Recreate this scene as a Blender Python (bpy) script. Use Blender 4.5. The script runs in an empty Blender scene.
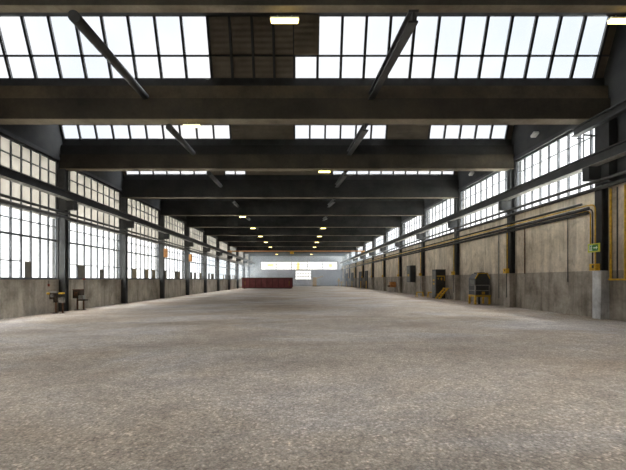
import bpy, bmesh, math, random
from mathutils import Vector, Matrix
random.seed(7)
C = bpy.context.scene.collection
EYE = 1.6
XL, XR = -12.0, 10.7
F = 346.0

# ------------------------------------------------------------------ materials
def mat(name, build):
    m = bpy.data.materials.new(name); m.use_nodes = True
    nt = m.node_tree; nt.nodes.clear()
    out = nt.nodes.new('ShaderNodeOutputMaterial')
    build(nt, out); return m

def srgb(r, g, b):
    f = lambda c: (c/255/12.92) if c/255 <= .04045 else ((c/255+.055)/1.055)**2.4
    return (f(r), f(g), f(b), 1)

def N(nt, t, **kw):
    n = nt.nodes.new(t)
    for k, v in kw.items():
        if k in n.inputs.keys(): n.inputs[k].default_value = v
        else: setattr(n, k, v)
    return n

def noise(nt, scale, detail=4, rough=.55, sc=(1, 1, 1), dist=0):
    tc = N(nt, 'ShaderNodeTexCoord'); mp = N(nt, 'ShaderNodeMapping')
    mp.inputs['Scale'].default_value = sc
    nt.links.new(tc.outputs['Object'], mp.inputs['Vector'])
    n = N(nt, 'ShaderNodeTexNoise'); n.inputs['Scale'].default_value = scale
    n.inputs['Detail'].default_value = detail; n.inputs['Roughness'].default_value = rough
    n.inputs['Distortion'].default_value = dist
    nt.links.new(mp.outputs[0], n.inputs['Vector']); return n.outputs['Fac']

def ramp(nt, fac, stops):
    r = N(nt, 'ShaderNodeValToRGB'); e = r.color_ramp.elements
    while len(e) < len(stops): e.new(.5)
    for i, (p, c) in enumerate(stops):
        e[i].position = p; e[i].color = c
    nt.links.new(fac, r.inputs[0]); return r.outputs[0]

def mix(nt, a, b, fac, mode='MIX'):
    m = N(nt, 'ShaderNodeMix', data_type='RGBA', blend_type=mode)
    for sock, v in ((m.inputs[0], fac), (m.inputs[6], a), (m.inputs[7], b)):
        if hasattr(v, 'is_output'): nt.links.new(v, sock)
        else: sock.default_value = v
    return m.outputs[2]

def bsdf(nt, out, col, rough=.8, metal=0, bump=None, bstr=.3, bdist=.02, spec=.5):
    b = N(nt, 'ShaderNodeBsdfPrincipled')
    if hasattr(col, 'is_output'): nt.links.new(col, b.inputs['Base Color'])
    else: b.inputs['Base Color'].default_value = col
    if hasattr(rough, 'is_output'): nt.links.new(rough, b.inputs['Roughness'])
    else: b.inputs['Roughness'].default_value = rough
    b.inputs['Metallic'].default_value = metal
    b.inputs['Specular IOR Level'].default_value = spec
    if bump is not None:
        bp = N(nt, 'ShaderNodeBump'); bp.inputs['Strength'].default_value = bstr
        bp.inputs['Distance'].default_value = bdist
        nt.links.new(bump, bp.inputs['Height']); nt.links.new(bp.outputs[0], b.inputs['Normal'])
    nt.links.new(b.outputs[0], out.inputs[0]); return b

def painted(name, c1, c2=None, rough=.5, scale=3, metal=0, grime=.5):
    c2 = c2 or tuple(v*.6 for v in c1[:3])+(1,)
    def f(nt, out):
        a = noise(nt, scale, 6, .65)
        bsdf(nt, out, ramp(nt, a, [(.35, c1), (.35+grime*.6, c2)]), rough, metal, a, .15, .01)
    return mat(name, f)

def concrete(name, base, dark, light, streak=True, plank=0, scale=.7):
    def f(nt, out):
        a = noise(nt, scale, 8, .62)
        col = ramp(nt, a, [(.3, dark), (.5, base), (.72, light)])
        if streak:
            s = noise(nt, 1.0, 6, .6, (2.2, 2.2, .16))
            col = mix(nt, col, ramp(nt, s, [(.32, (.58, .57, .55, 1)), (.55, (1.1, 1.1, 1.1, 1))]), .75, 'MULTIPLY')
        fine = noise(nt, 9, 8, .7)
        if streak:
            p = noise(nt, 1.6, 7, .7, (1, 1, .55), .8)
            col = mix(nt, col, ramp(nt, p, [(.36, (.72, .70, .67, 1)), (.48, (1.0, .99, .98, 1)), (.66, (1.2, 1.19, 1.17, 1))]), .85, 'MULTIPLY')
            dr = noise(nt, 3.0, 5, .65, (2.4, 2.4, .12))
            col = mix(nt, col, ramp(nt, dr, [(.3, (.68, .67, .66, 1)), (.48, (1, 1, 1, 1))]), .6, 'MULTIPLY')
        col = mix(nt, col, ramp(nt, fine, [(.3, (.68, .68, .67, 1)), (.7, (1.04, 1.04, 1.04, 1))]), .7, 'MULTIPLY')
        bsdf(nt, out, col, .92, 0, fine, .35, .015, .25)
    return mat(name, f)

M = {}
M['wall'] = concrete('wall_concrete', srgb(186, 179, 166), srgb(142, 135, 122), srgb(204, 197, 184))
M['wall_beige'] = concrete('wall_beige_render', srgb(216, 204, 185), srgb(182, 169, 150), srgb(232, 222, 206))
M['dado'] = concrete('wall_grey_dado', srgb(168, 160, 149), srgb(128, 121, 111), srgb(188, 181, 170))
M['plinth'] = concrete('plinth_paint', srgb(218, 220, 222), srgb(175, 176, 178), srgb(235, 236, 238))
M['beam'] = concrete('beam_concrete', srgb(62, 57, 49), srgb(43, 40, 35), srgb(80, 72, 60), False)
M['gutter_lit'] = concrete('lit_gutter_concrete', srgb(88, 79, 66), srgb(60, 54, 46), srgb(110, 98, 78), False)  # lighter copy: light falling on the nearest gutters is painted into the tone
M['steel'] = painted('dark_steel', srgb(50, 51, 52), srgb(34, 34, 34), .55, 2.5)
M['column'] = painted('column_steel', srgb(64, 65, 65), srgb(42, 42, 41), .55, 1.6)
M['pipe_dark'] = painted('dark_pipe', srgb(66, 66, 64), srgb(42, 42, 41), .5, 5)
M['frame'] = painted('window_steel', srgb(92, 95, 100), srgb(66, 68, 72), .5, 4)
M['yellow'] = painted('yellow_paint', srgb(236, 190, 44), srgb(170, 130, 34), .5, 5)
M['orange'] = painted('orange_paint', srgb(200, 138, 70), srgb(160, 105, 55), .6, 5)
M['rust'] = painted('rusty_steel', srgb(120, 82, 55), srgb(70, 52, 40), .85, 12)
M['rust_dark'] = painted('rusty_dark_steel', srgb(88, 74, 60), srgb(46, 40, 36), .8, 14)
M['grey'] = painted('grey_paint', srgb(150, 148, 142), srgb(104, 101, 96), .6, 6)
M['machine'] = painted('machine_charcoal', srgb(62, 64, 66), srgb(42, 43, 44), .4, 2)
M['machine_light'] = painted('machine_grey', srgb(120, 120, 116), srgb(84, 84, 80), .5, 3)
M['red'] = painted('red_plastic', srgb(175, 70, 40), srgb(120, 50, 35), .5, 8)
M['container'] = painted('container_maroon', srgb(152, 84, 84), srgb(128, 66, 68), .6, 1.2)
M['container_edge'] = painted('container_edge', srgb(110, 60, 56), srgb(88, 48, 42), .6, 3)
M['board'] = painted('grey_board', srgb(128, 124, 112), srgb(100, 96, 88), .8, 2)
M['beige_board'] = painted('beige_board', srgb(176, 164, 138), srgb(140, 130, 110), .8, 2)
M['white'] = painted('white_enamel', srgb(225, 225, 220), srgb(190, 190, 185), .4, 5)
M['green'] = painted('sign_green', srgb(60, 135, 50), srgb(50, 118, 44), .4, 5)
M['lime'] = painted('sign_border', srgb(214, 218, 60), srgb(190, 196, 50), .4, 5)
M['sign_white'] = painted('sign_white', srgb(225, 240, 215), srgb(205, 225, 195), .4, 5)
M['grey_side'] = painted('back_wall_paint', srgb(182, 188, 196), srgb(156, 162, 170), .8, .6)

def _floor(nt, out):
    big = noise(nt, .30, 7, .62, (.55, 1, 1), .6)
    big2 = noise(nt, .9, 6, .65, (.5, 1, 1), .3)
    mid = noise(nt, 3.2, 8, .7)
    fine = noise(nt, 30, 6, .75)
    tc = N(nt, 'ShaderNodeTexCoord')
    def vor(sc, rnd=1):
        vo = N(nt, 'ShaderNodeTexVoronoi'); vo.inputs['Scale'].default_value = sc; vo.inputs['Randomness'].default_value = rnd
        nt.links.new(tc.outputs['Object'], vo.inputs['Vector']); return vo
    v1, v2 = vor(42), vor(15)
    col = ramp(nt, big, [(.36, srgb(186, 170, 152)), (.5, srgb(203, 192, 178)), (.64, srgb(212, 207, 203))])
    col = mix(nt, col, ramp(nt, big2, [(.34, (.76, .75, .76, 1)), (.6, (1.04, 1.03, 1, 1))]), .9, 'MULTIPLY')
    col = mix(nt, col, ramp(nt, mid, [(.3, (.72, .70, .68, 1)), (.62, (1.05, 1.04, 1.03, 1))]), .9, 'MULTIPLY')
    col = mix(nt, col, ramp(nt, fine, [(.36, (.5, .48, .46, 1)), (.5, (.95, .94, .93, 1)), (.66, (1.25, 1.24, 1.22, 1))]), .8, 'MULTIPLY')
    sp = N(nt, 'ShaderNodeSeparateColor'); nt.links.new(v1.outputs['Color'], sp.inputs[0])
    col = mix(nt, col, ramp(nt, sp.outputs[0], [(.0, (.62, .60, .58, 1)), (.55, (.98, .97, .96, 1)), (.88, (1.05, 1.04, 1.03, 1)), (.95, (1.5, 1.5, 1.48, 1))]), .8, 'MULTIPLY')
    col = mix(nt, col, ramp(nt, v1.outputs['Distance'], [(.15, (1.05, 1.05, 1.04, 1)), (.6, (.62, .61, .6, 1))]), .6, 'MULTIPLY')
    sp2 = N(nt, 'ShaderNodeSeparateColor'); nt.links.new(v2.outputs['Color'], sp2.inputs[0])
    col = mix(nt, col, ramp(nt, sp2.outputs[0], [(.0, (.84, .82, .8, 1)), (1, (1.1, 1.1, 1.1, 1))]), .6, 'MULTIPLY')
    inv = N(nt, 'ShaderNodeMath', operation='SUBTRACT'); nt.links.new(fine, inv.inputs[0]); nt.links.new(v1.outputs['Distance'], inv.inputs[1])
    h = N(nt, 'ShaderNodeMath', operation='ADD'); nt.links.new(inv.outputs[0], h.inputs[0]); nt.links.new(mid, h.inputs[1])
    rr = N(nt, 'ShaderNodeMapRange'); rr.inputs['To Min'].default_value = .5; rr.inputs['To Max'].default_value = .85
    nt.links.new(mid, rr.inputs['Value'])
    bsdf(nt, out, col, rr.outputs[0], 0, h.outputs[0], .7, .02, .4)
M['floor'] = mat('floor_worn_concrete', _floor)

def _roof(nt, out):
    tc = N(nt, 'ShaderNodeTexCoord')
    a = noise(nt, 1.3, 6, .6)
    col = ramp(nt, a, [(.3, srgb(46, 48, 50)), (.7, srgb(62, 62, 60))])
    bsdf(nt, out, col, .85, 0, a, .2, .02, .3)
M['soffit'] = concrete('floor_lit_soffit', srgb(122, 112, 97), srgb(92, 84, 72), srgb(144, 134, 118), False)  # pale colour stands for floor light bounced onto the beam undersides
M['gutter_shaded'] = concrete('shaded_far_concrete', srgb(50, 50, 49), srgb(36, 36, 36), srgb(62, 61, 58), False)  # darker copy: shade on the farther gutters and girders set in the colour
M['roof'] = mat('roof_underside', _roof)
def _clad(nt, out):
    tc = N(nt, 'ShaderNodeTexCoord'); w = N(nt, 'ShaderNodeTexWave', wave_type='BANDS', bands_direction='Z')
    w.inputs['Scale'].default_value = 1.9; w.inputs['Distortion'].default_value = .2
    nt.links.new(tc.outputs['Object'], w.inputs['Vector'])
    a = noise(nt, 1.3, 6, .6)
    col = ramp(nt, a, [(.3, srgb(92, 86, 76)), (.7, srgb(118, 108, 94))])
    bsdf(nt, out, col, .85, 0, w.outputs['Fac'], .35, .03, .3)
M['clad'] = mat('roof_planks', _clad)

def glass(name, col, gloss=.04, dirt=None):
    def f(nt, out):
        t = N(nt, 'ShaderNodeBsdfTransparent'); t.inputs[0].default_value = col
        g = N(nt, 'ShaderNodeBsdfGlossy'); g.inputs['Roughness'].default_value = .08
        m = N(nt, 'ShaderNodeMixShader'); m.inputs[0].default_value = gloss
        nt.links.new(t.outputs[0], m.inputs[1]); nt.links.new(g.outputs[0], m.inputs[2])
        last = m.outputs[0]
        if dirt:
            a = noise(nt, 1.2, 6, .7, (1, 1, .5))
            r = ramp(nt, a, [(.5, (0, 0, 0, 1)), (.8, (dirt, dirt, dirt, 1))])
            d = N(nt, 'ShaderNodeBsdfTranslucent'); d.inputs[0].default_value = (.6, .58, .52, 1)
            m2 = N(nt, 'ShaderNodeMixShader'); nt.links.new(r, m2.inputs[0])
            nt.links.new(last, m2.inputs[1]); nt.links.new(d.outputs[0], m2.inputs[2]); last = m2.outputs[0]
        nt.links.new(last, out.inputs[0])
    return mat(name, f)
SKY_T = .54
M['glass'] = glass('clear_window_glass', (.75, .75, .74, 1), .03, .05)
M['farglass'] = glass('far_window_glass', (.78, .78, .77, 1), .03)
M['skyglass'] = glass('wired_skylight_glass', (SKY_T*.985, SKY_T*.985, SKY_T*.995, 1), .03)
def _frost(nt, out):
    a = noise(nt, .9, 5, .6, (1, 1, .6))
    col = ramp(nt, a, [(.3, (.30, .285, .26, 1)), (.7, (.36, .345, .32, 1))])
    t = N(nt, 'ShaderNodeBsdfTranslucent'); nt.links.new(col, t.inputs[0])
    d = N(nt, 'ShaderNodeBsdfDiffuse'); nt.links.new(col, d.inputs[0])
    ad = N(nt, 'ShaderNodeMixShader'); ad.inputs[0].default_value = .25
    nt.links.new(t.outputs[0], ad.inputs[1]); nt.links.new(d.outputs[0], ad.inputs[2])
    nt.links.new(ad.outputs[0], out.inputs[0])
M['frost'] = mat('frosted_beige_glass', _frost)
def _lamp(nt, out):
    e = N(nt, 'ShaderNodeEmission'); e.inputs[0].default_value = (1, .78, .25, 1); e.inputs[1].default_value = 5
    nt.links.new(e.outputs[0], out.inputs[0])
M['lamp'] = mat('lit_tube', _lamp)
M['ground'] = painted('outside_ground', srgb(190, 190, 185), srgb(160, 160, 155), .9, .2)

# ------------------------------------------------------------------ geometry helpers
class MB:
    def __init__(s): s.b = bmesh.new(); s.mats = []; s.cur = 0
    def use(s, m):
        if m not in s.mats: s.mats.append(m)
        s.cur = s.mats.index(m); return s
    def _tag(s, vs):
        for f in {f for v in vs for f in v.link_faces}: f.material_index = s.cur
    def box(s, x0, x1, y0, y1, z0, z1, bev=0):
        g = bmesh.ops.create_cube(s.b, size=1)['verts']
        for v in g:
            v.co = Vector(((x0+x1)/2+v.co.x*(x1-x0), (y0+y1)/2+v.co.y*(y1-y0), (z0+z1)/2+v.co.z*(z1-z0)))
        s._tag(g)
        if bev:
            es = {e for v in g for e in v.link_edges}
            bmesh.ops.bevel(s.b, geom=list(es), offset=bev, segments=2, affect='EDGES', profile=.7)
        return s
    def bar(s, p, q, w, h=None, up=(0, 0, 1)):
        """rectangular bar from p to q"""
        p, q = Vector(p), Vector(q); h = h or w
        d = (q-p).normalized(); u = Vector(up)
        if abs(d.dot(u)) > .99: u = Vector((0, 1, 0))
        r = d.cross(u).normalized(); u = r.cross(d)
        vs = []
        for c in (p, q):
            for a, b in ((-1, -1), (1, -1), (1, 1), (-1, 1)):
                vs.append(s.b.verts.new(c+r*a*w/2+u*b*h/2))
        fs = [(0, 1, 2, 3), (7, 6, 5, 4), (0, 4, 5, 1), (1, 5, 6, 2), (2, 6, 7, 3), (3, 7, 4, 0)]
        for f in fs: s.b.faces.new([vs[i] for i in f]).material_index = s.cur
        return s
    def ibeam(s, p, q, w, h, t=.03, up=(0, 0, 1)):
        p, q = Vector(p), Vector(q); d = (q-p).normalized(); u = Vector(up); r = d.cross(u).normalized(); u = r.cross(d)
        s.bar(p+u*(h/2-t/2), q+u*(h/2-t/2), w, t, up); s.bar(p-u*(h/2-t/2), q-u*(h/2-t/2), w, t, up)
        s.bar(p, q, t, h-t, up); return s
    def tube(s, pts, r, n=10, caps=True):
        pts = [Vector(p) for p in pts]; rings = []
        for i, p in enumerate(pts):
            d = (pts[min(i+1, len(pts)-1)]-pts[max(i-1, 0)]).normalized()
            a = Vector((0, 0, 1)) if abs(d.z) < .9 else Vector((1, 0, 0))
            u = d.cross(a).normalized(); v = d.cross(u).normalized()
            rings.append([s.b.verts.new(p+(u*math.cos(2*math.pi*k/n)+v*math.sin(2*math.pi*k/n))*r) for k in range(n)])
        for a, b in zip(rings, rings[1:]):
            for k in range(n):
                f = s.b.faces.new((a[k], a[(k+1) % n], b[(k+1) % n], b[k])); f.material_index = s.cur; f.smooth = True
        if caps:
            s.b.faces.new(rings[0][::-1]).material_index = s.cur; s.b.faces.new(rings[-1]).material_index = s.cur
        return s
    def prism(s, prof, axis, a0, a1):
        """extrude closed 2D profile along axis 'x' (prof=(y,z)) or 'y' (prof=(x,z))"""
        mk = (lambda t, a, b: (t, a, b)) if axis == 'x' else (lambda t, a, b: (a, t, b))
        A = [s.b.verts.new(mk(a0, *p)) for p in prof]; B = [s.b.verts.new(mk(a1, *p)) for p in prof]
        n = len(prof)
        for k in range(n): s.b.faces.new((A[k], A[(k+1) % n], B[(k+1) % n], B[k])).material_index = s.cur
        s.b.faces.new(A[::-1]).material_index = s.cur; s.b.faces.new(B).material_index = s.cur
        return s
    def quad(s, *ps):
        s.b.faces.new([s.b.verts.new(p) for p in ps]).material_index = s.cur; return s
    def build(s, name, m=None, parent=None, label=None):
        bmesh.ops.recalc_face_normals(s.b, faces=s.b.faces)
        me = bpy.data.meshes.new(name); s.b.to_mesh(me); s.b.free()
        for mm in (s.mats if s.mats else [m]): me.materials.append(M[mm])
        o = bpy.data.objects.new(name, me); C.objects.link(o)
        if parent:
            o.parent = parent; o.location = -parent.location
            if parent.parent: o.location = -(parent.location+parent.parent.location)
        if label: o['label'] = label
        return o

def rebase(o, p):
    """move the origin of a top-level mesh to p"""
    p = Vector(p); o.data.transform(Matrix.Translation(-p)); o.location = p
    for c in o.children: c.location = c.location - p
    return o
def empty(name, loc, label, cat, group=None):
    o = bpy.data.objects.new(name, None); o.location = loc; o.empty_display_size = .2; C.objects.link(o)
    o['label'] = label; o['category'] = cat
    if group: o['group'] = group
    return o
def tag(o, label, cat, group=None):
    o['label'] = label; o['category'] = cat
    if group: o['group'] = group
    return o
def struct(o): o['kind'] = 'structure'; return o
def copy_tree(o, delta, parent=None):
    c = o.copy(); C.objects.link(c)
    if parent: c.parent = parent
    else: c.location = o.location + Vector(delta)
    for ch in list(o.children): copy_tree(ch, delta, c)
    return c
ORD = ['first', 'second', 'third', 'fourth', 'fifth', 'sixth', 'seventh', 'eighth', 'ninth', 'tenth', 'eleventh', 'twelfth']
Z = lambda z: z+EYE

def floor_z(x, y):
    t = min(max((x-XL)/(XR-XL), 0), 1)
    l = 1.585+.0024*min(max(y-12, 0), 76)
    r = 1.375+.0010*max(min(y, 57)-12, 0)+.0070*max(min(y, 88)-57, 0)
    return EYE-(l*(1-t)+r*t)

# ------------------------------------------------------------------ setting
CY = [17.2, 23.2, 29.6, 36.3, 43.15, 50.0, 57.6, 65.5, 73.6, 81.3]       # column / beam lines in depth
BEAMS = [(-3.3, -2.9), (2.0, 2.4), (6.96, 7.12), (11.87, 12.27)]+[(y, y+.36) for y in CY]
Y0, Y1 = -8.0, 88.0

b = bmesh.new()
nx, ny = 24, 96
g = [[b.verts.new((x, y, floor_z(x, y))) for x in [XL-.3+(XR-XL+.6)*i/nx for i in range(nx+1)]] for y in [Y0-.3+(Y1-Y0+.6)*j/ny for j in range(ny+1)]]
for j in range(ny):
    for i in range(nx): b.faces.new((g[j][i], g[j][i+1], g[j+1][i+1], g[j+1][i])).smooth = True
me = bpy.data.meshes.new('floor'); b.to_mesh(me); b.free(); me.materials.append(M['floor'])
fl = bpy.data.objects.new('floor', me); C.objects.link(fl); struct(fl)
struct(MB().box(-260, 260, -200, 400, -1.2, -1.0).build('ground', 'ground'))

ZT = 9.4
BAYS = [(-2.9, 2.0), (2.4, 6.95), (7.15, 11.9), (12.3, 17.2)]+[(CY[i]+.35, CY[i+1]) for i in range(len(CY)-1)]+[(CY[-1]+.35, Y1)]
def gable(m, x0, x1):
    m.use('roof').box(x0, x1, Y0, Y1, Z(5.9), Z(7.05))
    for k, (ya, _) in enumerate(BEAMS):
        prev = BEAMS[k-1][1]+.1 if k else Y0
        yb = (ya if k != 2 else 6.9)+.33
        m.prism([(prev, Z(7.05)), (yb, Z(7.05)), (yb+.12, Z(7.05)), (yb-.52, Z(8.82)), (yb-.7, Z(8.82))], 'x', x0, x1)
    m.prism([(BEAMS[-1][1], Z(7.05)), (Y1, Z(7.05)), (Y1, Z(8.9))], 'x', x0, x1)
# left wall: concrete parapet below the sill, dark wall above the windows
m = MB()
m.use('wall').box(XL-.35, XL, Y0, Y1, -1.0, Z(0)-.04)
m.use('wall').box(XL-.38, XL+.05, Y0, Y1, Z(0)-.04, Z(0))
gable(m, XL-.3, XL)
m.use('steel').box(XL-.1, XL+.08, Y0, Y1, Z(5.9), Z(6.06))
for k, y in enumerate([2.0, 6.95, 11.9]+CY):
    a = (BAYS[k][1], BAYS[k+1][0]); m.use('steel').box(XL-.3, XL, a[0]-.03, a[1]+.03, Z(0), Z(5.9))
lw = struct(m.build('wall_left'))
m = MB()
m.use('dado').box(XR, XR+.35, Y0, Y1, -1.0, Z(.31))
m.use('wall_beige').box(XR+.012, XR+.35, Y0, Y1, Z(.31), Z(3.24))
gable(m, XR, XR+.3)
m.use('steel').box(XR-.08, XR+.1, 12.3, Y1, Z(5.9), Z(6.06))
m.use('roof').box(XR, XR+.3, Y0, 12.33, Z(3.24), Z(5.9))
for k in range(len(CY)): m.use('steel').box(XR, XR+.3, CY[k]-.03, CY[k]+.38, Z(3.24), Z(5.9))
struct(m.build('wall_right'))
struct(MB().use('wall').box(XL-.35, XR+.35, Y0-.3, Y0, -1, ZT+EYE).build('wall_front'))
# back wall with window band and one lower opening
wx0, wx1, wz0, wz1 = -10.05, 9.75, 2.42, 4.6
ox0, ox1, oz0, oz1 = -1.15, 2.8, -.02, 2.28
m = MB().use('grey_side')
m.box(XL-.35, XR+.35, Y1, Y1+.3, Z(wz1), ZT+EYE)
m.box(XL-.35, wx0, Y1, Y1+.3, -1, Z(wz1)); m.box(wx1, XR+.35, Y1, Y1+.3, -1, Z(wz1))
m.box(wx0, ox0, Y1, Y1+.3, -1, Z(wz0)); m.box(ox1, wx1, Y1, Y1+.3, -1, Z(wz0))
m.box(ox0, ox1, Y1, Y1+.3, -1, Z(oz0)); m.box(ox0, ox1, Y1, Y1+.3, Z(oz1), Z(wz0))
struct(m.build('wall_back'))
wn = 0
def window_root(y, x, z):
    global wn
    wn += 1
    o = bpy.data.objects.new('window_%d' % wn, None); o.location = (x, y, z); o.empty_display_size = .2
    C.objects.link(o); o['kind'] = 'structure'; return o
r = window_root(Y1, 0, Z(wz0))
m = MB().use('frame')
n = 30
for i in range(n+1):
    x = wx0+(wx1-wx0)*i/n; w = .2 if i % 6 == 0 else .06
    m.box(x-w/2, x+w/2, Y1+.08, Y1+.16, Z(wz0), Z(wz1))
for z, w in ((wz0+.06, .14), (wz0+.72, .1), (wz0+1.45, .1), (wz1-.06, .14)): m.box(wx0, wx1, Y1+.08, Y1+.16, Z(z)-w/2, Z(z)+w/2)
m.build('window_frame', parent=r)
MB().box(wx0, wx1, Y1+.11, Y1+.12, Z(wz0), Z(wz1)).build('glass_pane', 'farglass', r)
r = window_root(Y1, 1, Z(oz0))
m = MB().use('frame')
for i in range(7):
    x = ox0+(ox1-ox0)*i/6; m.box(x-.05, x+.05, Y1+.08, Y1+.16, Z(oz0), Z(oz1))
for i in range(4):
    z = oz0+(oz1-oz0)*i/3; m.box(ox0, ox1, Y1+.08, Y1+.16, Z(z)-.05, Z(z)+.05)
m.build('window_frame', parent=r)
MB().box(ox0, ox1, Y1+.11, Y1+.12, Z(oz0), Z(oz1)).build('glass_pane', 'farglass', r)

# side windows ------------------------------------------------------
def left_window(k, y0, y1):
    r = window_root((y0+y1)/2, XL, Z(0)); n = 9; p = (y1-y0)/n
    m = MB().use('frame'); x0, x1 = XL-.16, XL-.08
    for i in range(n+1):
        y = y0+p*i; w = .1 if i in (0, n) else .065
        m.box(x0, x1, y-w/2, y+w/2, Z(0), Z(5.9))
    for z, w in ((.04, .1), (1.92, .09), (2.59, .045), (3.1, .06), (4.35, .08), (5.24, .045), (5.86, .08)):
        m.box(x0-.005, x1+.005, y0, y1, Z(z)-w/2, Z(z)+w/2)
    rnd = random.Random(40+k)
    boards = {4} if k == 3 else ({2, 5} if k == 4 else {rnd.randrange(1, 4), rnd.randrange(4, 6), rnd.randrange(6, 9)})
    open_panes = {6, 7, 8} if k == 3 else ({0} if k == 4 else set())
    if k == 3: boards = {5}
    for i in range(n):
        if i not in open_panes and i not in boards:
            m.box(x0+.01, x1-.01, y0+p*i, y0+p*(i+1), Z(.8)-.022, Z(.8)+.022)
    m.build('window_frame', parent=r)
    g = MB(); xm = XL-.12
    g.box(xm-.003, xm+.003, y0, y1, Z(0), Z(3.0)).build('glass_pane', 'glass', r)
    MB().box(xm-.003, xm+.003, y0, y1, Z(3.0), Z(5.9)).build('frosted_pane', 'frost', r, 'beige frosted glass')
    bm = MB().use('board')
    for i in boards:
        half = (k == 3) or (k == 4 and i == 5)
        a = y0+p*i+(p*.35 if half else 0)
        bm.use('beige_board' if rnd.random() < .35 and k > 4 else 'board')
        bm.box(xm+.01, xm+.03, a, y0+p*(i+1), Z(.02), Z(.8 if k != 4 or i == 2 else .62))
    bm.build('grey_board', parent=r)
def right_window(k, y0, y1):
    r = window_root((y0+y1)/2, XR, Z(3.25)); n = 9; p = (y1-y0)/n
    m = MB().use('frame'); x0, x1 = XR+.08, XR+.16
    for i in range(n+1):
        y = y0+p*i; w = .09 if i in (0, n) else .055
        m.box(x0, x1, y-w/2, y+w/2, Z(3.24), Z(5.9))
    for z, w in ((3.29, .1), (4.3, .08), (5.28, .03), (5.86, .08)): m.box(x0, x1, y0, y1, Z(z)-w/2, Z(z)+w/2)
    m.build('window_frame', parent=r)
    MB().box(XR+.115, XR+.121, y0, y1, Z(3.24), Z(5.9)).build('glass_pane', 'glass', r)
for k, (y0, y1) in enumerate(BAYS):
    left_window(k, y0, y1)
    if k >= 3: right_window(k, y0, y1)

# skylights: steep glazing above each beam, leaning towards the camera
SL = {3: [(-11.95, -3.1), (-.2, 10.35)], 4: [(-11.95, -3.5), (-.28, 4.35), (6.5, 10.4)], 5: [(-11.8, -6.25), (-5.1, -3.67), (2.2, 10.45)],
      6: [(-11.4, -9.6), (-7.8, -6.1), (2.0, 10.4)], 7: [(-6.5, -3.4), (1.2, 10.4)], 8: [(-8.2, -2.6), (1.8, 10.4)]}
def glaze(yb, t):          # point on the glazing plane, t 0 bottom .. 1 top
    return (yb+.33-.64*t, Z(7.07+1.72*t))
for k, (ya, yb2) in enumerate(BEAMS):
    segs = SL.get(k, [(-11, -4), (1.5, 10)])
    y0g = ya if k != 2 else 6.9
    (yb, zb), (yt, zt) = glaze(y0g, 0), glaze(y0g, 1)
    r = window_root(yb, 0, zb)
    fr, gl, op = MB().use('steel'), MB(), MB()
    def slab(mb, x0, x1, t0, t1, off=0, th=.012):
        a, c = glaze(y0g, t0), glaze(y0g, t1)
        mb.prism([(a[0]+off, a[1]), (c[0]+off, c[1]), (c[0]+off+th, c[1]), (a[0]+off+th, a[1])], 'x', x0, x1)
    cur = XL
    tmid = .385
    mull = []
    for (sa, sb) in segs:
        n = max(1, round((sb-sa)/(.855 if sa < -3 else .811))); w = (sb-sa)/n
        if sa > cur: slab(op, cur, sa, 0, 1.07, .03, .06)
        slab(gl, sa, sb, 0, 1)
        mull += [sa+w*i for i in range(n+1)]
        if k == 3 and abs(sa+.2) < .01:      # one upper pane boarded over
            slab(op, -.2, .64, tmid, 1, -.09, .06)
        cur = sb
    if cur < XR: slab(op, cur, XR, 0, 1.07, .03, .06)
    xx = -3.1+.73
    if k == 3: mull += [-2.37, -1.62, -.9]
    for x in mull:
        a, c = glaze(y0g, -.07), glaze(y0g, 1)
        fr.bar((x, a[0], a[1]), (x, c[0], c[1]), .085, .085, (1, 0, 0))
    for t, w in ((-.01, .07), (tmid, .022), (1.05, .16)):
        a = glaze(y0g, t)
        fr.box(XL, XR, a[0]-.035, a[0]+.05, a[1]-w/2, a[1]+w/2)
    fr.build('window_frame', parent=r)
    gl.build('skylight_pane', 'skyglass', r); op.build('cladding_panel', 'clad', r, 'dark plank cladding between the panes')

# sawtooth roof underside, one sloping sheet per bay
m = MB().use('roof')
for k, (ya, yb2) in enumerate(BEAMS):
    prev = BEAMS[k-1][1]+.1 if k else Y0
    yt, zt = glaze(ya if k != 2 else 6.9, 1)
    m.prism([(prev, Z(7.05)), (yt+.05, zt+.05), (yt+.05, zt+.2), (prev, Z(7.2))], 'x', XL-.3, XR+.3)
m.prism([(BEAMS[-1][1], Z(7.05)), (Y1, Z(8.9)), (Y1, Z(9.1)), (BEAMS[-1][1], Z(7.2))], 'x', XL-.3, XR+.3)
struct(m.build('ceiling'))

# ------------------------------------------------------------------ roof beams
vis = 0
for k, (ya, yb) in enumerate(BEAMS):
    if k < 2: pass
    w = yb-ya
    o = empty('roof_beam', (0, ya, Z(5.5)), '', 'beam', 'concrete roof beams spanning the hall')
    n = k-2
    o['label'] = ('grey brown concrete beam cut off along the top edge of the photo' if n == 0 else
                  'concrete beam behind the camera' if n < 0 else
                  '%s grey brown concrete gutter beam below the %s skylight row from the camera' % (ORD[n], ORD[n-1]))
    MB().use('beam' if n < 3 else 'gutter_shaded').box(XL+.05, XR-.05, ya, yb, Z(5.515), Z(6.22), .01).use('soffit').box(XL+.05, XR-.05, ya-.01, yb+.01, Z(5.5), Z(5.515)).build('lower_girder', parent=o)
    m = MB().use('gutter_lit' if n < 2 else 'gutter_shaded').box(XL+.02, XR-.02, ya+.12, max(yb, ya+.36)+.05, Z(6.222), Z(6.72))
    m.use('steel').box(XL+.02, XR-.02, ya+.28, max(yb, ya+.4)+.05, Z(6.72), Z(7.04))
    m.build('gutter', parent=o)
for o in [o for o in C.objects if o.name.startswith('roof_beam') and 'behind' in o['label']]:
    # beams behind the camera only shade the room: part of the roof
    for i, c in enumerate(list(o.children)):
        pos = o.location.copy(); c.parent = None; c.location = (0, 0, 0); c.name = 'ceiling'; struct(c)
    bpy.data.objects.remove(o)

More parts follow.
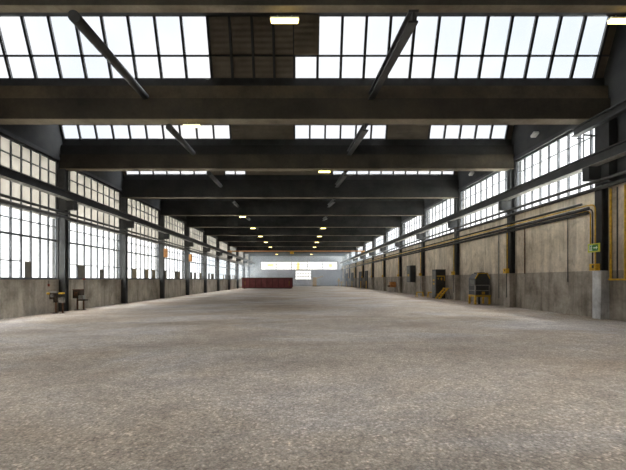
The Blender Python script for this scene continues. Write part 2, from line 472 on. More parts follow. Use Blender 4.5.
# braces running from each beam soffit up to the next beam
for k in range(2, len(BEAMS)-1):
    ya, yb = BEAMS[k][1], BEAMS[k+1][0]
    nr, nx_ = ORD[k-2], ORD[k-1]
    L = tag(MB().tube([(-4.62, ya-.05, Z(5.38)), (-5.33, yb+.06, Z(6.3))], .12, 12).build('pipe_brace', 'steel'),
            'round dark steel brace left of centre between the %s and %s roof beams' % (nr, nx_), 'brace', 'left line of roof braces')
    rebase(L, (-4.62, ya, Z(5.38)))
    m = MB().use('steel').ibeam((2.32, ya-.05, Z(5.38)), (2.45, yb+.06, Z(6.3)), .2, .24, .04)
    R = m.build('channel_brace'); rebase(R, (2.32, ya, Z(5.38)))
    tag(R, 'square steel brace right of centre between the %s and %s roof beams' % (nr, nx_), 'brace', 'right line of roof braces')

# ------------------------------------------------------------------ columns
allc = [12.0]+CY
for k, y in enumerate(allc):
    w = .35
    if k:    # left wall
        x = XL
        o = empty('steel_column', (x, y, floor_z(x, y)), '%s dark steel column from the camera along the left wall' % ORD[k-1], 'column', 'dark columns on the left wall')
        m = MB().use('column')
        fz = floor_z(x+.3, y)-.05
        m.box(x+.01, x+.32, y, y+.05, fz, Z(5.5)); m.box(x+.01, x+.32, y+.22, y+.27, fz, Z(5.5)); m.box(x+.16, x+.27, y+.04, y+.23, fz, Z(5.5))
        m.build('shaft', parent=o)
        MB().use('wall').box(x+.0, x+.28, y+.28, y+.53, fz, Z(-.05)).build('concrete_pilaster', parent=o, label='pale concrete pier up to the sill')
        MB().use('steel').prism([(x+.321, Z(3.93)), (x+.76, Z(3.93)), (x+.76, Z(3.47)), (x+.321, Z(3.47))], 'y', y+.01, y+.26).build('corbel', parent=o)
    # right wall
    x = XR
    o = empty('steel_column', (x, y, floor_z(x, y)), ('%s column from the camera along the right wall, steel above a concrete pier' % ORD[k]) if k else
              'nearest right wall column, black steel standing on a pale concrete pier beside the green sign', 'column', 'columns on the right wall')
    fz = floor_z(x, y)-.05
    MB().use('plinth' if k == 0 else 'dado').box(x-.31, x-.002, y-.04, y+.3, fz, Z(.31), .01).build('concrete_pier', parent=o)
    m = MB().use('steel')
    m.box(x-.24, x-.2, y+.0, y+.28, Z(.312), Z(5.5)); m.box(x-.05, x-.01, y, y+.28, Z(.312), Z(5.5)); m.box(x-.21, x-.04, y+.1, y+.16, Z(.312), Z(5.5))
    m.build('shaft', parent=o)
    MB().use('steel').box(x-.68, x-.245, y+.0, y+.28, Z(3.47), Z(3.93)).build('corbel', parent=o)
    if k == 0: MB().use('steel').box(x-.3, x-.02, y-.35, y-.05, Z(3.3), Z(5.45)).build('upper_casing', parent=o)

# crane rails
def rail(x, side, y0):
    o = empty('crane_rail', (x, y0, Z(3.95)), 'long dark steel crane runway girder along the %s wall windows' % side, 'crane rail')
    m = MB().use('steel')
    m.box(x-.14, x+.14, y0, Y1-.02, Z(3.94), Z(3.97)); m.box(x-.14, x+.14, y0, Y1-.02, Z(4.27), Z(4.30)); m.box(x-.03, x+.03, y0, Y1-.02, Z(3.97), Z(4.27))
    m.build('girder', parent=o)
    MB().use('grey').box(x-.16, x+.16, y0, Y1-.02, Z(3.925), Z(3.94)).build('bottom_flange', parent=o, label='paler worn lower flange')
    MB().use('rust_dark').box(x-.035, x+.035, y0, Y1-.02, Z(4.301), Z(4.36)).build('rail_head', parent=o)
rail(XL+.6, 'left', Y0+.05); rail(XR-.55, 'right', Y0+.05)

# longitudinal pipes
def pipe(x, z, r, y0, y1, label, mt='pipe_dark', name='wall_pipe', cat='pipe', group=None, n=10):
    o = MB().use(mt).tube([(x, y0, Z(z)), (x, y1, Z(z))], r, n).build(name)
    rebase(o, (x, y0, Z(z))); tag(o, label, cat, group); return o
pipe(XL+.44, 3.27, .06, Y0+.05, Y1-.05, 'upper of two dark pipes running along the left wall windows below the crane rail')
pipe(XL+.46, 3.04, .075, Y0+.05, Y1-.05, 'lower of two dark pipes running along the left wall windows below the crane rail')
pipe(XR-.33, 3.43, .06, Y0+.05, Y1-.05, 'upper dark pipe on the right wall just under the window strip')
pipe(XR-.33, 3.17, .07, Y0+.05, Y1-.05, 'thick dark pipe at the top edge of the right concrete wall')
pipe(XR-.36, 2.66, .019, 12.5, Y1-.05, 'thin yellow pipe running the whole length of the right concrete wall', 'yellow')
pipe(XR-.2, 2.80, .045, 12.9, Y1-.05, 'thin dark pipe above the yellow pipe on the right wall')
pipe(XR-.40, 2.53, .06, 12.35, Y1-.05, 'dark pipe just below the yellow pipe on the right wall')
pipe(XR-.38, 2.39, .06, 12.4, Y1-.05, 'lowest dark pipe of the bundle on the right wall')
o = MB().use('steel').ibeam((9.98, 5.0, Z(5.33)), (9.98, 12.6, Z(5.33)), .22, .3, .035).build('overhead_girder')
rebase(o, (9.98, 5, Z(5.2))); tag(o, 'short dark steel girder hanging under the roof at the top right corner', 'girder')
o = MB().use('steel').tube([(10.0, 12.2, Z(5.1)), (XR-.02, 12.2, Z(5.05))], .03, 8).tube([(10.25, 12.5, Z(5.45)), (10.25, 12.5, Z(4.36))], .02, 8).tube([(10.25, 12.5, Z(5.1)), (10.0, 12.5, Z(5.1))], .025, 8).build('pipe_bracket')
rebase(o, (10.25, 12.5, Z(4.36))); tag(o, 'thin rusty upright and bracket standing on the right crane rail before the window', 'bracket')
# verticals next to the nearest right column
def run(pts, r, label, mt, name='conduit', group=None, cat='pipe'):
    o = MB().use(mt).tube(pts, r, 8).build(name); rebase(o, pts[-1]); tag(o, label, cat, group); return o
def elbow(p0, c, p1, n=5, rad=.18):
    p0, c, p1 = Vector(p0), Vector(c), Vector(p1)
    a = c+(p0-c).normalized()*rad; b_ = c+(p1-c).normalized()*rad
    out = [p0]+[(a*(1-t)**2+c*2*t*(1-t)+b_*t*t) for t in [i/n for i in range(n+1)]]+[p1]
    return out
run(elbow((XR-.36, 12.45, Z(2.66)), (XR-.36, 12.12, Z(2.63)), (XR-.36, 12.12, Z(.56))), .022, 'yellow conduit bending down to the box on the nearest right pier', 'yellow')
run(elbow((XR-.34, 13.4, Z(2.52)), (XR-.34, 12.34, Z(2.45)), (XR-.34, 12.34, Z(1.26))), .02, 'second yellow conduit bending down behind the green sign', 'yellow')
run(elbow((XR-.35, 12.6, Z(2.55)), (XR-.35, 12.24, Z(2.5)), (XR-.35, 12.24, Z(.56))), .025, 'dark conduit bending down between the two yellow ones by the sign', 'pipe_dark')
run([(XR-.08, 11.83, Z(3.1)), (XR-.08, 11.83, Z(.03)), ], .035, 'thick yellow pipe dropping down the wall right of the nearest pier', 'yellow')
run([(XR-.08, 11.58, Z(3.1)), (XR-.08, 11.58, Z(.03))], .022, 'thin black pipe between the two yellow drops at the right edge', 'pipe_dark')
run([(XR-.08, 11.30, Z(3.1)), (XR-.08, 11.30, Z(.03))], .03, 'yellow pipe dropping down the wall at the right edge of the photo', 'yellow')
run([(XR-.08, 11.9, Z(.0)), (XR-.08, 10.7, Z(.0))], .03, 'short horizontal yellow pipe joining the drops at the right edge', 'yellow')
run([(XR-.02, 13.8, Z(2.45)), (XR-.02, 13.8, Z(-.1))], .014, 'thin black cable down the right wall left of the green sign', 'pipe_dark', 'cable', cat='cable')
run([(XR-.02, 16.45, Z(2.4)), (XR-.02, 16.45, Z(.28))], .022, 'brownish yellow conduit on the beige wall right of the second right column', 'rust')
run([(XR-.02, 18.6, Z(2.4)), (XR-.02, 18.6, Z(-1.0))], .022, 'pale grey pipe down the right wall beside the second right column', 'grey')
for k, y in enumerate(allc):
    if k: run([(XR-.34, y+.1, Z(2.44)), (XR-.34, y+.1, Z(.54))], .026, 'yellow conduit down the %s right wall column from the camera' % ORD[k], 'yellow', group='yellow conduits on the right columns')
    if k: run([(XR-.30, y+.2, Z(2.44)), (XR-.30, y+.2, Z(-.9))], .03, 'black pipe beside the yellow conduit on the %s right wall column from the camera' % ORD[k], 'steel', group='black pipes on the right columns')
    o = empty('switch_box', (XR-.4, y+.08, Z(.3)), ('small yellow switch box on the %s right wall column from the camera' % ORD[k]) if k else 'small yellow switch box on top of the nearest pale pier under the green sign', 'switch box', 'yellow boxes on the right columns')
    s = .8
    MB().use('yellow').box(XR-.47, XR-.312, y-.02, y+.24, Z(.31), Z(.55), .012).build('housing', parent=o)
    MB().use('steel').box(XR-.49, XR-.47, y+.05, y+.11, Z(.40), Z(.5)).build('handle', parent=o)
# exit sign, on conduits of the nearest right column
o = empty('exit_sign', (XR-.40, 12.17, Z(.96)), 'green and yellow emergency exit sign with running figure and arrow on the nearest right column', 'sign')
sx = XR-.40
MB().use('lime').box(sx-.03, sx, 11.87, 12.35, Z(.955), Z(1.26), .004).build('border', parent=o)
MB().use('green').box(sx-.036, sx-.029, 11.925, 12.295, Z(.995), Z(1.22)).build('face', parent=o)
m = MB().use('sign_white')
# door (far side) + running figure, arrow towards the camera side
m.box(sx-.041, sx-.035, 12.150, 12.280, Z(1.01), Z(1.03)); m.box(sx-.041, sx-.035, 12.265, 12.285, Z(1.01), Z(1.2)); m.box(sx-.041, sx-.035, 12.150, 12.280, Z(1.185), Z(1.205))
xs = sx-.040
m.bar((xs, 12.200, Z(1.08)), (xs, 12.190, Z(1.14)), .035, .008, (1, 0, 0)); m.box(sx-.043, sx-.037, 12.170, 12.200, Z(1.15), Z(1.18))
m.bar((xs, 12.200, Z(1.08)), (xs, 12.230, Z(1.03)), .018, .008, (1, 0, 0)); m.bar((xs, 12.200, Z(1.08)), (xs, 12.165, Z(1.05)), .018, .008, (1, 0, 0)); m.bar((xs, 12.165, Z(1.05)), (xs, 12.160, Z(1.02)), .018, .008, (1, 0, 0))
m.bar((xs, 12.190, Z(1.135)), (xs, 12.150, Z(1.11)), .014, .008, (1, 0, 0)); m.bar((xs, 12.190, Z(1.135)), (xs, 12.230, Z(1.12)), .014, .008, (1, 0, 0))
m.build('running_figure', parent=o)
m = MB().use('sign_white')
m.box(sx-.041, sx-.035, 11.990, 12.100, Z(1.085), Z(1.125)); m.quad((xs, 11.990, Z(1.17)), (xs, 11.930, Z(1.105)), (xs, 11.990, Z(1.04)))
m.build('arrow', parent=o)

# ------------------------------------------------------------------ lamps
def lamp(x, z, y, label, wdt=.56):
    o = empty('tube_lamp', (x, y, Z(z)), label, 'lamp', 'lit tube lamps under the roof beams')
    MB().use('white').box(x-wdt/2-.02, x+wdt/2+.02, y-.05, y+.05, Z(z)+.0, Z(z)+.035, .005).tube([(x-.15, y, Z(z)+.03), (x-.15, y, Z(z)+.09)], .008, 6).tube([(x+.15, y, Z(z)+.03), (x+.15, y, Z(z)+.09)], .008, 6).build('housing', parent=o)
    MB().use('lamp').box(x-wdt/2, x+wdt/2, y-.045, y+.045, Z(z)-.055, Z(z)-.001, .008).build('tube', parent=o)
lamp(-.32, 5.41, 7.2, 'brightest yellow tube lamp near the top centre of the photo')
lamp(6.72, 5.40, 7.2, 'yellow tube lamp cut by the top right edge of the photo')
lamp(-3.8, 5.41, 12.15, 'yellow tube lamp left of centre under the second roof beam')
lamp(1.22, 5.41, 17.3, 'small yellow tube lamp under the third roof beam near the centre')
for k, yb in enumerate(CY[2:9]):
    lamp(-4.95, 5.41, yb+.15, 'distant lit lamp of the left row under the %s roof beam' % ORD[k+4], .5)
    if k: lamp(2.45, 5.41, yb+.15, 'distant lit lamp of the right row under the %s roof beam' % ORD[k+4], .5)
for (y, nm) in ((15.4, 'nearer'), (21.1, 'farther')):
    o = empty('floodlight', (XR, y, Z(6.45)), '%s small white floodlight tilted on the dark wall above the right windows' % nm, 'floodlight')
    MB().use('steel').bar((XR-.0, y, Z(6.5)), (XR-.25, y, Z(6.45)), .03).build('arm', parent=o)
    MB().use('white').bar((XR-.25, y-.12, Z(6.5)), (XR-.25, y+.12, Z(6.4)), .22, .1).build('lamp_head', parent=o)

# ------------------------------------------------------------------ overhead crane far back
yc = 56
o = empty('overhead_crane', (0, yc, Z(4.36)), 'thin orange bridge crane spanning the hall far back under the roof', 'crane')
MB().use('orange').box(XL+.45, XR-.4, yc-.18, yc+.18, Z(4.5), Z(4.66)).build('bridge_girder', parent=o)
for x in (XL+.6, XR-.55): MB().use('orange').box(x-.12, x+.12, yc-1.1, yc+1.1, Z(4.37), Z(4.6)).build('end_carriage', parent=o)
h = MB().use('yellow').box(-1.6, -1.0, yc-.25, yc+.25, Z(4.15), Z(4.49), .03).build('hoist', parent=o)
MB().use('steel').tube([(-1.3, yc, Z(4.15)), (-1.3, yc, Z(3.85))], .03, 6).build('hook', parent=o)
# yellow hoists before the back windows
rebase(tag(MB().use('steel').box(-10.5, 10, 91.8, 92.2, Z(5.6), Z(5.9)).box(-10.6, -10.3, 91.8, 92.2, -1.0, Z(5.9)).box(9.8, 10.1, 91.8, 92.2, -1.0, Z(5.9)).build('outdoor_gantry'), 'dark gantry frame outside the far back windows', 'gantry'), (0, 92, -1))
for nm, x, z0, z1, w in (('leftmost squat', -7.9, 3.5, 4.1, .75), ('tall', -.45, 2.55, 4.5, .32), ('rightmost squat', 8.1, 3.4, 4.1, .4)):
    o = empty('chain_hoist', (x, 92, Z(z0)), '%s yellow hoist seen through the far back windows' % nm, 'hoist', 'yellow hoists at the back windows')
    MB().use('yellow').box(x-w, x+w, 91.7, 92.3, Z(z0), Z(z1), .05).build('hoist_body', parent=o)
    MB().use('steel').tube([(x, 92, Z(z1)), (x, 92, Z(5.6))], .03, 6).build('hanger', parent=o)

# ------------------------------------------------------------------ red container
Yc, cx0, cx1 = 59.0, -9.98, -1.28
zb = floor_z(-5.6, Yc); zt = Z(.32)
o = empty('roll_off_container', ((cx0+cx1)/2, Yc+1.2, zb), 'long open maroon steel scrap container at the far end of the hall', 'container')
t = .08
m = MB().use('container')
m.box(cx0+.1, cx1-.1, Yc+.06, Yc+.12, zb+.28, zt-.1); m.box(cx0+.1, cx1-.1, Yc+2.28, Yc+2.34, zb+.28, zt-.1)
m.box(cx0+.06, cx0+.12, Yc+.08, Yc+2.3, zb+.28, zt-.1)
m.box(cx0+.1, cx1-.1, Yc+.06, Yc+2.3, zb+.22, zb+.28)
m.build('shell', parent=o)
MB().use('container_edge').box(cx0-.04, cx1+.04, Yc-.05, Yc+.14, zt-.14, zt).box(cx0-.04, cx1+.04, Yc+2.26, Yc+2.45, zt-.14, zt).box(cx0-.04, cx0+.14, Yc, Yc+2.4, zt-.14, zt).box(cx1-.14, cx1+.04, Yc, Yc+2.4, zt-.14, zt).build('top_rim', parent=o)
for i in range(9):
    x = cx0+.45+i*(cx1-cx0-.9)/8
    MB().use('container_edge').prism([(x-.07, 0), (x-.04, 0), (x+.04, 0), (x+.07, 0)] and [(Yc+.06, zb+.26), (Yc-.02, zb+.30), (Yc-.02, zt-.16), (Yc+.06, zt-.13)], 'x', x-.05, x+.05).build('side_rib', parent=o)
MB().use('container_edge').box(cx1-.12, cx1-.04, Yc+.08, Yc+2.3, zb+.28, zt-.14).box(cx1-.05, cx1+.0, Yc+.3, Yc+.38, zb+.3, zt-.2).box(cx1-.05, cx1+.0, Yc+2.0, Yc+2.08, zb+.3, zt-.2).build('tail_door', parent=o)
MB().use('orange').box(cx1-.62, cx1-.5, Yc-.05, Yc+.05, zb+.62, zb+1.35).build('latch', parent=o, label='orange latch bar')
MB().use('orange').box(cx0+.55, cx0+.63, Yc-.05, Yc+.05, zb+.62, zb+1.35).build('latch', parent=o, label='orange latch bar')
for yy in (Yc+.1, Yc+2.1): MB().use('steel').box(cx0+.1, cx1-.1, yy, yy+.16, zb+.1, zb+.27).build('skid_rail', parent=o)
for x in (cx0+.5, cx1-.5):
    for yy in (Yc+.12, Yc+2.12): MB().use('rust').tube([(x, yy-.05, zb+.1), (x, yy+.2, zb+.1)], .1, 12).build('roller', parent=o)

# ------------------------------------------------------------------ valve stands by the left column
def fz(x, y): return floor_z(x, y)
x0, y0 = XL+.60, 16.25
o = empty('valve_stand', (x0, y0, fz(x0, y0)), 'rusty junction box stand on two legs in front of the nearest left column', 'valve stand')
f = fz(x0, y0)
MB().use('rust_dark').box(x0-.28, x0+.10, y0-.14, y0+.12, f+.66, f+.98, .015).build('housing', parent=o)
MB().use('grey').box(x0-.18, x0+.12, y0-.2, y0-.13, f+.96, f+1.04, .01).tube([(x0-.1, y0-.16, f+.84), (x0-.1, y0-.24, f+.84)], .07, 14).build('valve_cover', parent=o, label='pale grey round cover')
MB().use('grey').box(x0+.13, x0+.36, y0-.14, y0+.02, f+.5, f+.74, .015).build('meter_box', parent=o, label='pale grey small box')
MB().use('yellow').tube([(x0-.42, y0-.05, f+.93), (x0-.24, y0-.1, f+.93)], .055, 10).build('handle', parent=o, label='yellow handle')
MB().use('yellow').tube([(x0+.10, y0-.05, f+.93), (x0+.4, y0-.1, f+.95)], .04, 10).build('handle', parent=o, label='yellow handle')
MB().use('rust_dark').box(x0-.12, x0+.1, y0-.1, y0+.05, f+.52, f+.67).build('outlet', parent=o)
for dx in (-.06, .26):
    MB().use('rust').box(x0+dx-.028, x0+dx+.028, y0-.03, y0+.03, f+.01, f+.66 if dx < 0 else f+.55).build('leg', parent=o)
    MB().use('steel').box(x0+dx-.11, x0+dx+.07, y0-.08, y0+.08, f-.01, f+.035).build('foot_plate', parent=o)
x1, y1 = XL+.57, 17.96
f = fz(x1, y1)
o = empty('valve_stand', (x1, y1, f), 'dark rusty box stand with small grey box just beyond the nearest left column', 'valve stand')
MB().use('rust_dark').box(x1-.28, x1+.12, y1-.15, y1+.15, f+.62, f+1.05, .015).build('housing', parent=o)
MB().use('rust').box(x1-.28, x1+.14, y1-.17, y1+.16, f+1.051, f+1.09).build('lid', parent=o)
MB().use('rust').box(x1-.2, x1-.02, y1-.17, y1-.151, f+.72, f+.95).build('door', parent=o)
MB().use('grey').box(x1+.05, x1+.3, y1-.2, y1-.02, f+.58, f+.78, .015).build('meter_box', parent=o, label='pale grey small box')
MB().use('rust_dark').box(x1+.0, x1+.40, y1-.18, y1+.05, f+.5, f+.57).build('bracket', parent=o)
for dx in (-.12, .2):
    MB().use('rust').box(x1+dx-.03, x1+dx+.03, y1-.03, y1+.03, f+.01, f+.62 if dx < 0 else f+.5).build('leg', parent=o)
    MB().use('steel').box(x1+dx-.12, x1+dx+.08, y1-.08, y1+.08, f-.01, f+.035).build('foot_plate', parent=o)
MB().use('rust_dark').tube([(x1+.2, y1+.03, f+.56), (x1+.2, y1+.03, Z(-.02))], .016, 8).build('mast', parent=o)
MB().use('red').box(x1+.15, x1+.25, y1-.02, y1+.08, Z(-.02), Z(.06), .01).build('beacon', parent=o, label='orange red cap')
o = MB().use('red').box(XL, XL+.05, 16.45, 16.53, Z(-.33), Z(-.21), .008).use('steel').tube([(XL+.01, 16.49, Z(-.21)), (XL+.01, 16.49, Z(-.05))], .008, 6).build('wall_switch')
rebase(o, (XL, 16.49, Z(-.33))); tag(o, 'tiny red switch on the left parapet above the nearer valve stand', 'switch')
# small orange boxes on far left columns, (x 120+240/4.8=170, 195)
for (yy, nm) in ((29.6, 'third'), (36.3, 'fourth')):
    o = empty('control_box', (XL+.5, yy-.1, Z(1.6)), 'orange brown box hanging on the %s left wall column from the camera' % nm, 'control box', 'orange boxes on the left columns')
    MB().use('orange').box(XL+.325, XL+.6, yy+.01, yy+.27, Z(1.9), Z(2.65), .02).build('housing', parent=o)
    MB().use('steel').tube([(XL+.5, yy+.16, Z(2.65)), (XL+.5, yy+.16, Z(2.96))], .02, 6).build('conduit', parent=o)

# ------------------------------------------------------------------ domed machine, right wall
xa, xb, ya, yb = 9.78, 10.58, 19.3, 20.05
f = fz(10.2, 19.6)
o = empty('compactor', (10.18, 19.65, f), 'dark charcoal machine with chamfered top on a yellow trestle against the right wall', 'machine')
prof = [(xa, Z(-.86)), (xb, Z(-.86)), (xb, Z(.05)), (xb-.16, Z(.33)), (xa+.18, Z(.33)), (xa, Z(.05))]
MB().use('machine').prism(prof, 'y', ya, yb).build('body', parent=o)
m = MB().use('yellow')
m.bar((xb+.01, ya-.01, Z(.05)), (xb-.15, ya-.01, Z(.345)), .045, .03, (0, 1, 0)); m.bar((xa-.01, ya-.01, Z(.05)), (xa+.18, ya-.01, Z(.345)), .045, .03, (0, 1, 0)); m.bar((xa+.1, ya-.01, Z(.345)), (xb-.1, ya-.01, Z(.345)), .03, .05)
m.build('edge_trim', parent=o, label='yellow edge strips')
MB().use('steel').box(xa+.25, xb-.22, ya+.1, yb-.1, Z(.331), Z(.4)).build('top_cap', parent=o)
for z in (-.32, -.62): MB().use('grey').box(xa-.02, xb+.02, ya-.025, yb, Z(z)-.022, Z(z)+.022).build('grey_band', parent=o, label='pale grey band')
for x in (xa, xb-.02): MB().use('grey').box(x-.03, x+.03, ya-.02, ya+.03, Z(-.9), Z(-.32)).build('corner_post', parent=o)
MB().use('machine_light').box(xa-.012, xa-.001, ya+.1, yb-.1, Z(-.28), Z(.0)).build('side_panel', parent=o, label='lighter grey side panel')
MB().use('yellow').box(xa+.36, xa+.52, ya-.04, ya-.001, Z(-.83), Z(-.68), .01).build('control_knob', parent=o, label='yellow knob plate')
MB().use('yellow').box(xa-.03, xb+.05, ya-.04, ya+.06, Z(-.965), Z(-.87)).box(xa-.03, xb+.05, yb-.1, yb, Z(-.965), Z(-.87)).box(xa-.03, xa+.06, ya+.06, yb-.1, Z(-.965), Z(-.87)).build('trestle_frame', parent=o, label='yellow frame')
for x in (xa, xb-.02):
    for yy in (ya, yb-.1): MB().use('yellow').box(x-.045, x+.045, yy-.03, yy+.06, fz(x, yy)-.01, Z(-.966)).build('leg', parent=o, label='yellow leg')
MB().use('steel').tube([(10.15, 19.6, f+.0), (10.15, 19.6, Z(-.87))], .06, 10).build('outlet', parent=o)

# tall cabinet
xa, xb, ya, yb = 9.97, XR-.02, 25.4, 26.1
f = fz(10.3, 25.6)
o = empty('electrical_cabinet', (10.33, 25.75, f), 'tall dark grey cabinet with yellow marks against the right wall', 'cabinet')
MB().use('machine').box(xa, xb, ya, yb, f, Z(.68), .015).build('body', parent=o)
MB().use('machine_light').box(xa-.02, xa-.001, ya+.03, yb-.03, f+.12, Z(.62)).build('side_panel', parent=o, label='pale grey side panel')
MB().use('steel').box(xa-.02, xb, ya-.03, yb, Z(.681), Z(.74)).build('top_cover', parent=o)
d = MB().use('machine').box(xa+.05, xb-.04, ya-.02, ya-.001, f+.35, Z(.6), .005).build('door', parent=o)
MB().use('steel').box(xa+.1, xa+.13, ya-.05, ya-.021, f+.95, f+1.15).build('handle', parent=d)
MB().use('yellow').box(xa+.06, xb-.06, ya-.035, ya-.021, Z(.22), Z(.28)).box(xa+.36, xa+.45, ya-.035, ya-.021, Z(-.05), Z(.13)).box(xa+.14, xa+.2, ya-.035, ya-.021, Z(.0), Z(.13)).box(xb-.12, xb-.07, ya-.035, ya-.021, Z(-.1), Z(.22)).box(xa+.05, xb-.1, ya-.035, ya-.005, f+.3, f+.35).build('yellow_marking', parent=o)
for z in (-.05, -.32): MB().use('yellow').box(xa-.04, xa-.021, ya+.2, ya+.45, Z(z)-.06, Z(z)+.06).build('warning_plate', parent=o, label='yellow plate')

# steps
f = fz(10.1, 24.3); xs0, ys0 = 9.72, 24.2
o = empty('step_stair', (10.1, 24.4, f), 'small yellow metal steps leaning by the wall right of the tall cabinet', 'steps')
for yy in (ys0, ys0+.6): MB().use('yellow').bar((xs0, yy, f+.04), (xs0+.62, yy, f+.78), .04, .1, (0, 0, 1)).build('stringer', parent=o)
for i in range(5):
    x = xs0+.1+i*.12; z = f+.13+i*.148
    MB().use('yellow').box(x-.05, x+.1, ys0+.02, ys0+.58, z-.015, z+.015).build('tread', parent=o)
for yy in (ys0, ys0+.6): MB().use('grey').bar((xs0+.85, yy, f), (xs0+.64, yy, f+.78), .03, .03).build('rear_leg', parent=o)
MB().use('yellow').box(xs0+.5, xs0+.88, ys0-.02, ys0+.62, f+.775, f+.8).build('platform', parent=o)

# trestles
for (x, y, nm, w, h) in ((9.55, 27.6, 'left', .55, .42), (10.05, 26.6, 'right', .45, .45)):
    f = fz(x, y)
    o = empty('trestle', (x, y, f), 'low yellow trestle on the floor left of the tall cabinet, %s one of two' % nm, 'trestle')
    MB().use('yellow').box(x-w/2, x+w/2, y-.08, y+.08, f+h-.07, f+h).build('top_bar', parent=o)
    for s in (-1, 1):
        for t_ in (-1, 1): MB().use('yellow').bar((x+s*(w/2-.05), y+t_*.03, f+h-.07), (x+s*(w/2-.02), y+t_*.2, f), .04).build('leg', parent=o)
# wall cabinet
o = empty('wall_cabinet', (XR, 32.4, Z(-.25)), 'dark tall box hung on the right wall above the dado line', 'wall cabinet')
MB().use('machine').box(XR-.5, XR-.001, 32.0, 33.1, Z(-.25), Z(1.3), .02).build('body', parent=o)
MB().use('machine_light').box(XR-.515, XR-.501, 32.1, 33.0, Z(-.18), Z(1.2)).build('door', parent=o, label='grey door')
MB().use('yellow').box(XR-.53, XR-.516, 32.3, 32.7, Z(.3), Z(.5)).build('warning_plate', parent=o, label='yellow plate')
# orange bench box
x, y = 10.33, 38.6; f = fz(x, y)
o = empty('tool_box', (x, y, f), 'orange brown wooden box on thin legs by the right wall in the distance', 'box')
MB().use('orange').box(x-.3, x+.3, y-.25, y+.3, f+.55, f+1.12, .02).build('box_body', parent=o)
MB().use('rust').box(x-.55, x-.31, y-.1, y+.1, f+.6, f+.75).build('side_tray', parent=o)
MB().use('rust').box(x-.32, x+.32, y-.27, y+.32, f+1.121, f+1.16).build('lid', parent=o)
for sx_ in (-.25, .25):
    for sy in (-.2, .25): MB().use('grey').box(x+sx_-.02, x+sx_+.02, y+sy-.02, y+sy+.02, f, f+.549).build('leg', parent=o)

# dark doors in the distant right wall with yellow guard posts
dn = 0
for (ya, yb) in ((54.4, 56.6), (59.2, 62.3), (69.2, 72.0), (77.0, 80.0)):
    dn += 1; f = fz(XR, ya)
    o = bpy.data.objects.new('door_%d' % dn, None); o.location = (XR, ya, f); C.objects.link(o); struct(o)
    MB().use('steel').box(XR-.06, XR-.005, ya+.1, yb-.1, f+.02, Z(1.3)).build('door_leaf', parent=o)
    MB().use('steel').box(XR-.12, XR-.002, ya, ya+.1, f, Z(1.4)).box(XR-.12, XR-.002, yb-.1, yb, f, Z(1.4)).box(XR-.12, XR-.002, ya, yb, Z(1.3), Z(1.4)).build('door_frame', parent=o)
    p = MB().use('yellow').tube([(XR-.35, ya-.25, f-.02), (XR-.35, ya-.25, f+1.2)], .07, 10).build('guard_post')
    rebase(p, (XR-.35, ya-.25, f)); tag(p, 'yellow guard post before the %s dark door of the distant right wall' % ORD[dn-1], 'post', 'yellow guard posts by the dark doors')
# equipment before the back wall
f = fz(4, 84)
o = empty('loader_machine', (4.0, 84, f), 'yellow upright machine standing right of the low back window', 'machine')
MB().use('yellow').box(3.1, 4.0, 83.6, 84.6, f+.1, f+2.2, .08).build('mast_frame', parent=o)
MB().use('steel').box(3.0, 4.6, 83.5, 84.8, f, f+.12).build('base', parent=o)
MB().use('yellow').bar((4.0, 84, f+1.9), (5.6, 84, f+2.5), .15).build('boom', parent=o)
o = empty('workbench', (6.9, 85, f), 'long grey blue workbench in front of the back wall', 'workbench')
MB().use('grey_side').box(4.7, 9.0, 84.6, 85.6, f+1.2, f+1.32).box(4.8, 8.9, 84.7, 85.5, f+.2, f+1.2).build('cupboard', parent=o)
for x in (4.9, 8.8): MB().use('steel').box(x-.08, x+.08, 84.7, 85.5, f, f+.2).build('foot', parent=o)
for x, nm, h in ((9.3, 'taller', 1.9), (9.9, 'shorter', 1.2)):
    f2 = fz(x, 83)
    o = empty('signal_stand', (x, 83, f2), '%s yellow stand at the far right before the back wall' % nm, 'stand')
    MB().use('yellow').box(x-.1, x+.1, 82.9, 83.1, f2, f2+h).build('post', parent=o)
    MB().use('yellow').box(x-.28, x+.28, 82.85, 83.15, f2+h*.6, f2+h*.85, .03).build('head', parent=o)

# ------------------------------------------------------------------ haze towards the far end
def _haze(nt, out):
    v = N(nt, 'ShaderNodeVolumeScatter'); v.inputs['Color'].default_value = (.74, .86, 1, 1); v.inputs['Density'].default_value = HAZE
    v.inputs['Anisotropy'].default_value = .2
    nt.links.new(v.outputs[0], out.inputs[1])
HAZE = .022
M['haze'] = mat('thin_haze', _haze)
hz = MB().box(XL+.4, XR-.4, 62, Y1-.05, .35, Z(5.2)).build('haze', 'haze')
hz['kind'] = 'stuff'; tag(hz, 'thin bluish haze hanging in the far half of the hall', 'haze')

# ------------------------------------------------------------------ world, portals, camera
SKY_LOW, SKY_HIGH = 2.1, 40.0    # sky above the view boosted as added fill light, duller towards the horizon
w = bpy.data.worlds.new('World'); bpy.context.scene.world = w; w.use_nodes = True
nt = w.node_tree; nt.nodes.clear()
out = nt.nodes.new('ShaderNodeOutputWorld'); bg = nt.nodes.new('ShaderNodeBackground')
tc = N(nt, 'ShaderNodeTexCoord'); no = N(nt, 'ShaderNodeTexNoise'); no.inputs['Scale'].default_value = 2.4; no.inputs['Detail'].default_value = 6
nt.links.new(tc.outputs['Generated'], no.inputs['Vector'])
clouds = ramp(nt, no.outputs['Fac'], [(.38, (.80, .87, .95, 1)), (.62, (1, .985, .955, 1))])
sep = N(nt, 'ShaderNodeSeparateXYZ'); nt.links.new(tc.outputs['Generated'], sep.inputs[0])
mr = N(nt, 'ShaderNodeMapRange', interpolation_type='SMOOTHSTEP'); mr.inputs['From Min'].default_value = .635; mr.inputs['From Max'].default_value = .76
mr.inputs['To Min'].default_value = 0; mr.inputs['To Max'].default_value = SKY_HIGH
nt.links.new(sep.outputs['Z'], mr.inputs['Value'])
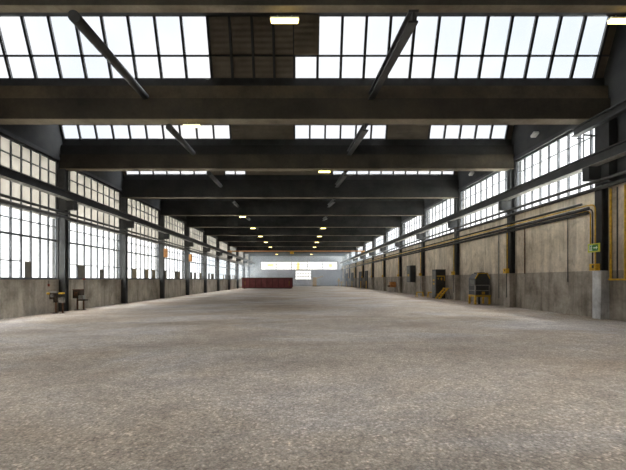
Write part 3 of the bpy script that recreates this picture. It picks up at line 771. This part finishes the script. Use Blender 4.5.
side = N(nt, 'ShaderNodeMapRange', interpolation_type='SMOOTHSTEP'); side.inputs['From Min'].default_value = -.75; side.inputs['From Max'].default_value = .3
side.inputs['To Min'].default_value = .22; side.inputs['To Max'].default_value = 1.15
nt.links.new(sep.outputs['X'], side.inputs['Value'])
mu = N(nt, 'ShaderNodeMath', operation='MULTIPLY_ADD'); nt.links.new(mr.outputs[0], mu.inputs[0]); nt.links.new(side.outputs[0], mu.inputs[1]); mu.inputs[2].default_value = SKY_LOW
nt.links.new(mu.outputs[0], bg.inputs[1])
nt.links.new(clouds, bg.inputs[0])
nt.links.new(bg.outputs[0], out.inputs[0])
w.cycles.sampling_method = 'MANUAL'; w.cycles.sample_map_resolution = 256

def portal(loc, rot, sx_, sy_):
    l = bpy.data.lights.new('daylight_portal', 'AREA'); l.shape = 'RECTANGLE'; l.size = sx_; l.size_y = sy_
    l.cycles.is_portal = True
    o = bpy.data.objects.new('daylight_portal', l); o.location = loc; o.rotation_euler = rot; C.objects.link(o)
H = math.pi/2
# area lights shine along local -Z
portal((XL-.2, 40, Z(1.5)), (0, -H, 0), 3.0, 96)
portal((XR+.2, 50, Z(4.57)), (0, H, 0), 2.66, 76)
for k, (ya, _) in enumerate(BEAMS):
    y0g = ya if k != 2 else 6.9
    a, c = glaze(y0g, 0), glaze(y0g, 1)
    ang = math.atan2(c[1]-a[1], -(c[0]-a[0]))    # tilt of glazing
    portal(((XL+XR)/2, (a[0]+c[0])/2+.09, (a[1]+c[1])/2+.03), (-ang, 0, 0), XR-XL, 1.84)

cam = bpy.data.cameras.new('camera'); cam.lens = F/626*36; cam.sensor_width = 36; cam.sensor_fit = 'HORIZONTAL'
cam.shift_x = 13/626; cam.shift_y = 44.5/626; cam.clip_end = 1000; cam.clip_start = .05
co = bpy.data.objects.new('camera', cam); co.location = (0, 0, EYE); co.rotation_euler = (H, 0, 0); C.objects.link(co)
sc = bpy.context.scene; sc.camera = co
sc.view_settings.view_transform = 'Standard'; sc.view_settings.look = 'None'; sc.view_settings.gamma = 1; sc.view_settings.use_curve_mapping = False
sc.view_settings.exposure = 1.0
cy = sc.cycles
cy.use_denoising = True; cy.denoiser = 'OPENIMAGEDENOISE'
cy.max_bounces = 8; cy.diffuse_bounces = 5; cy.glossy_bounces = 3; cy.transmission_bounces = 6; cy.transparent_max_bounces = 16; cy.volume_bounces = 1
cy.sample_clamp_indirect = 8
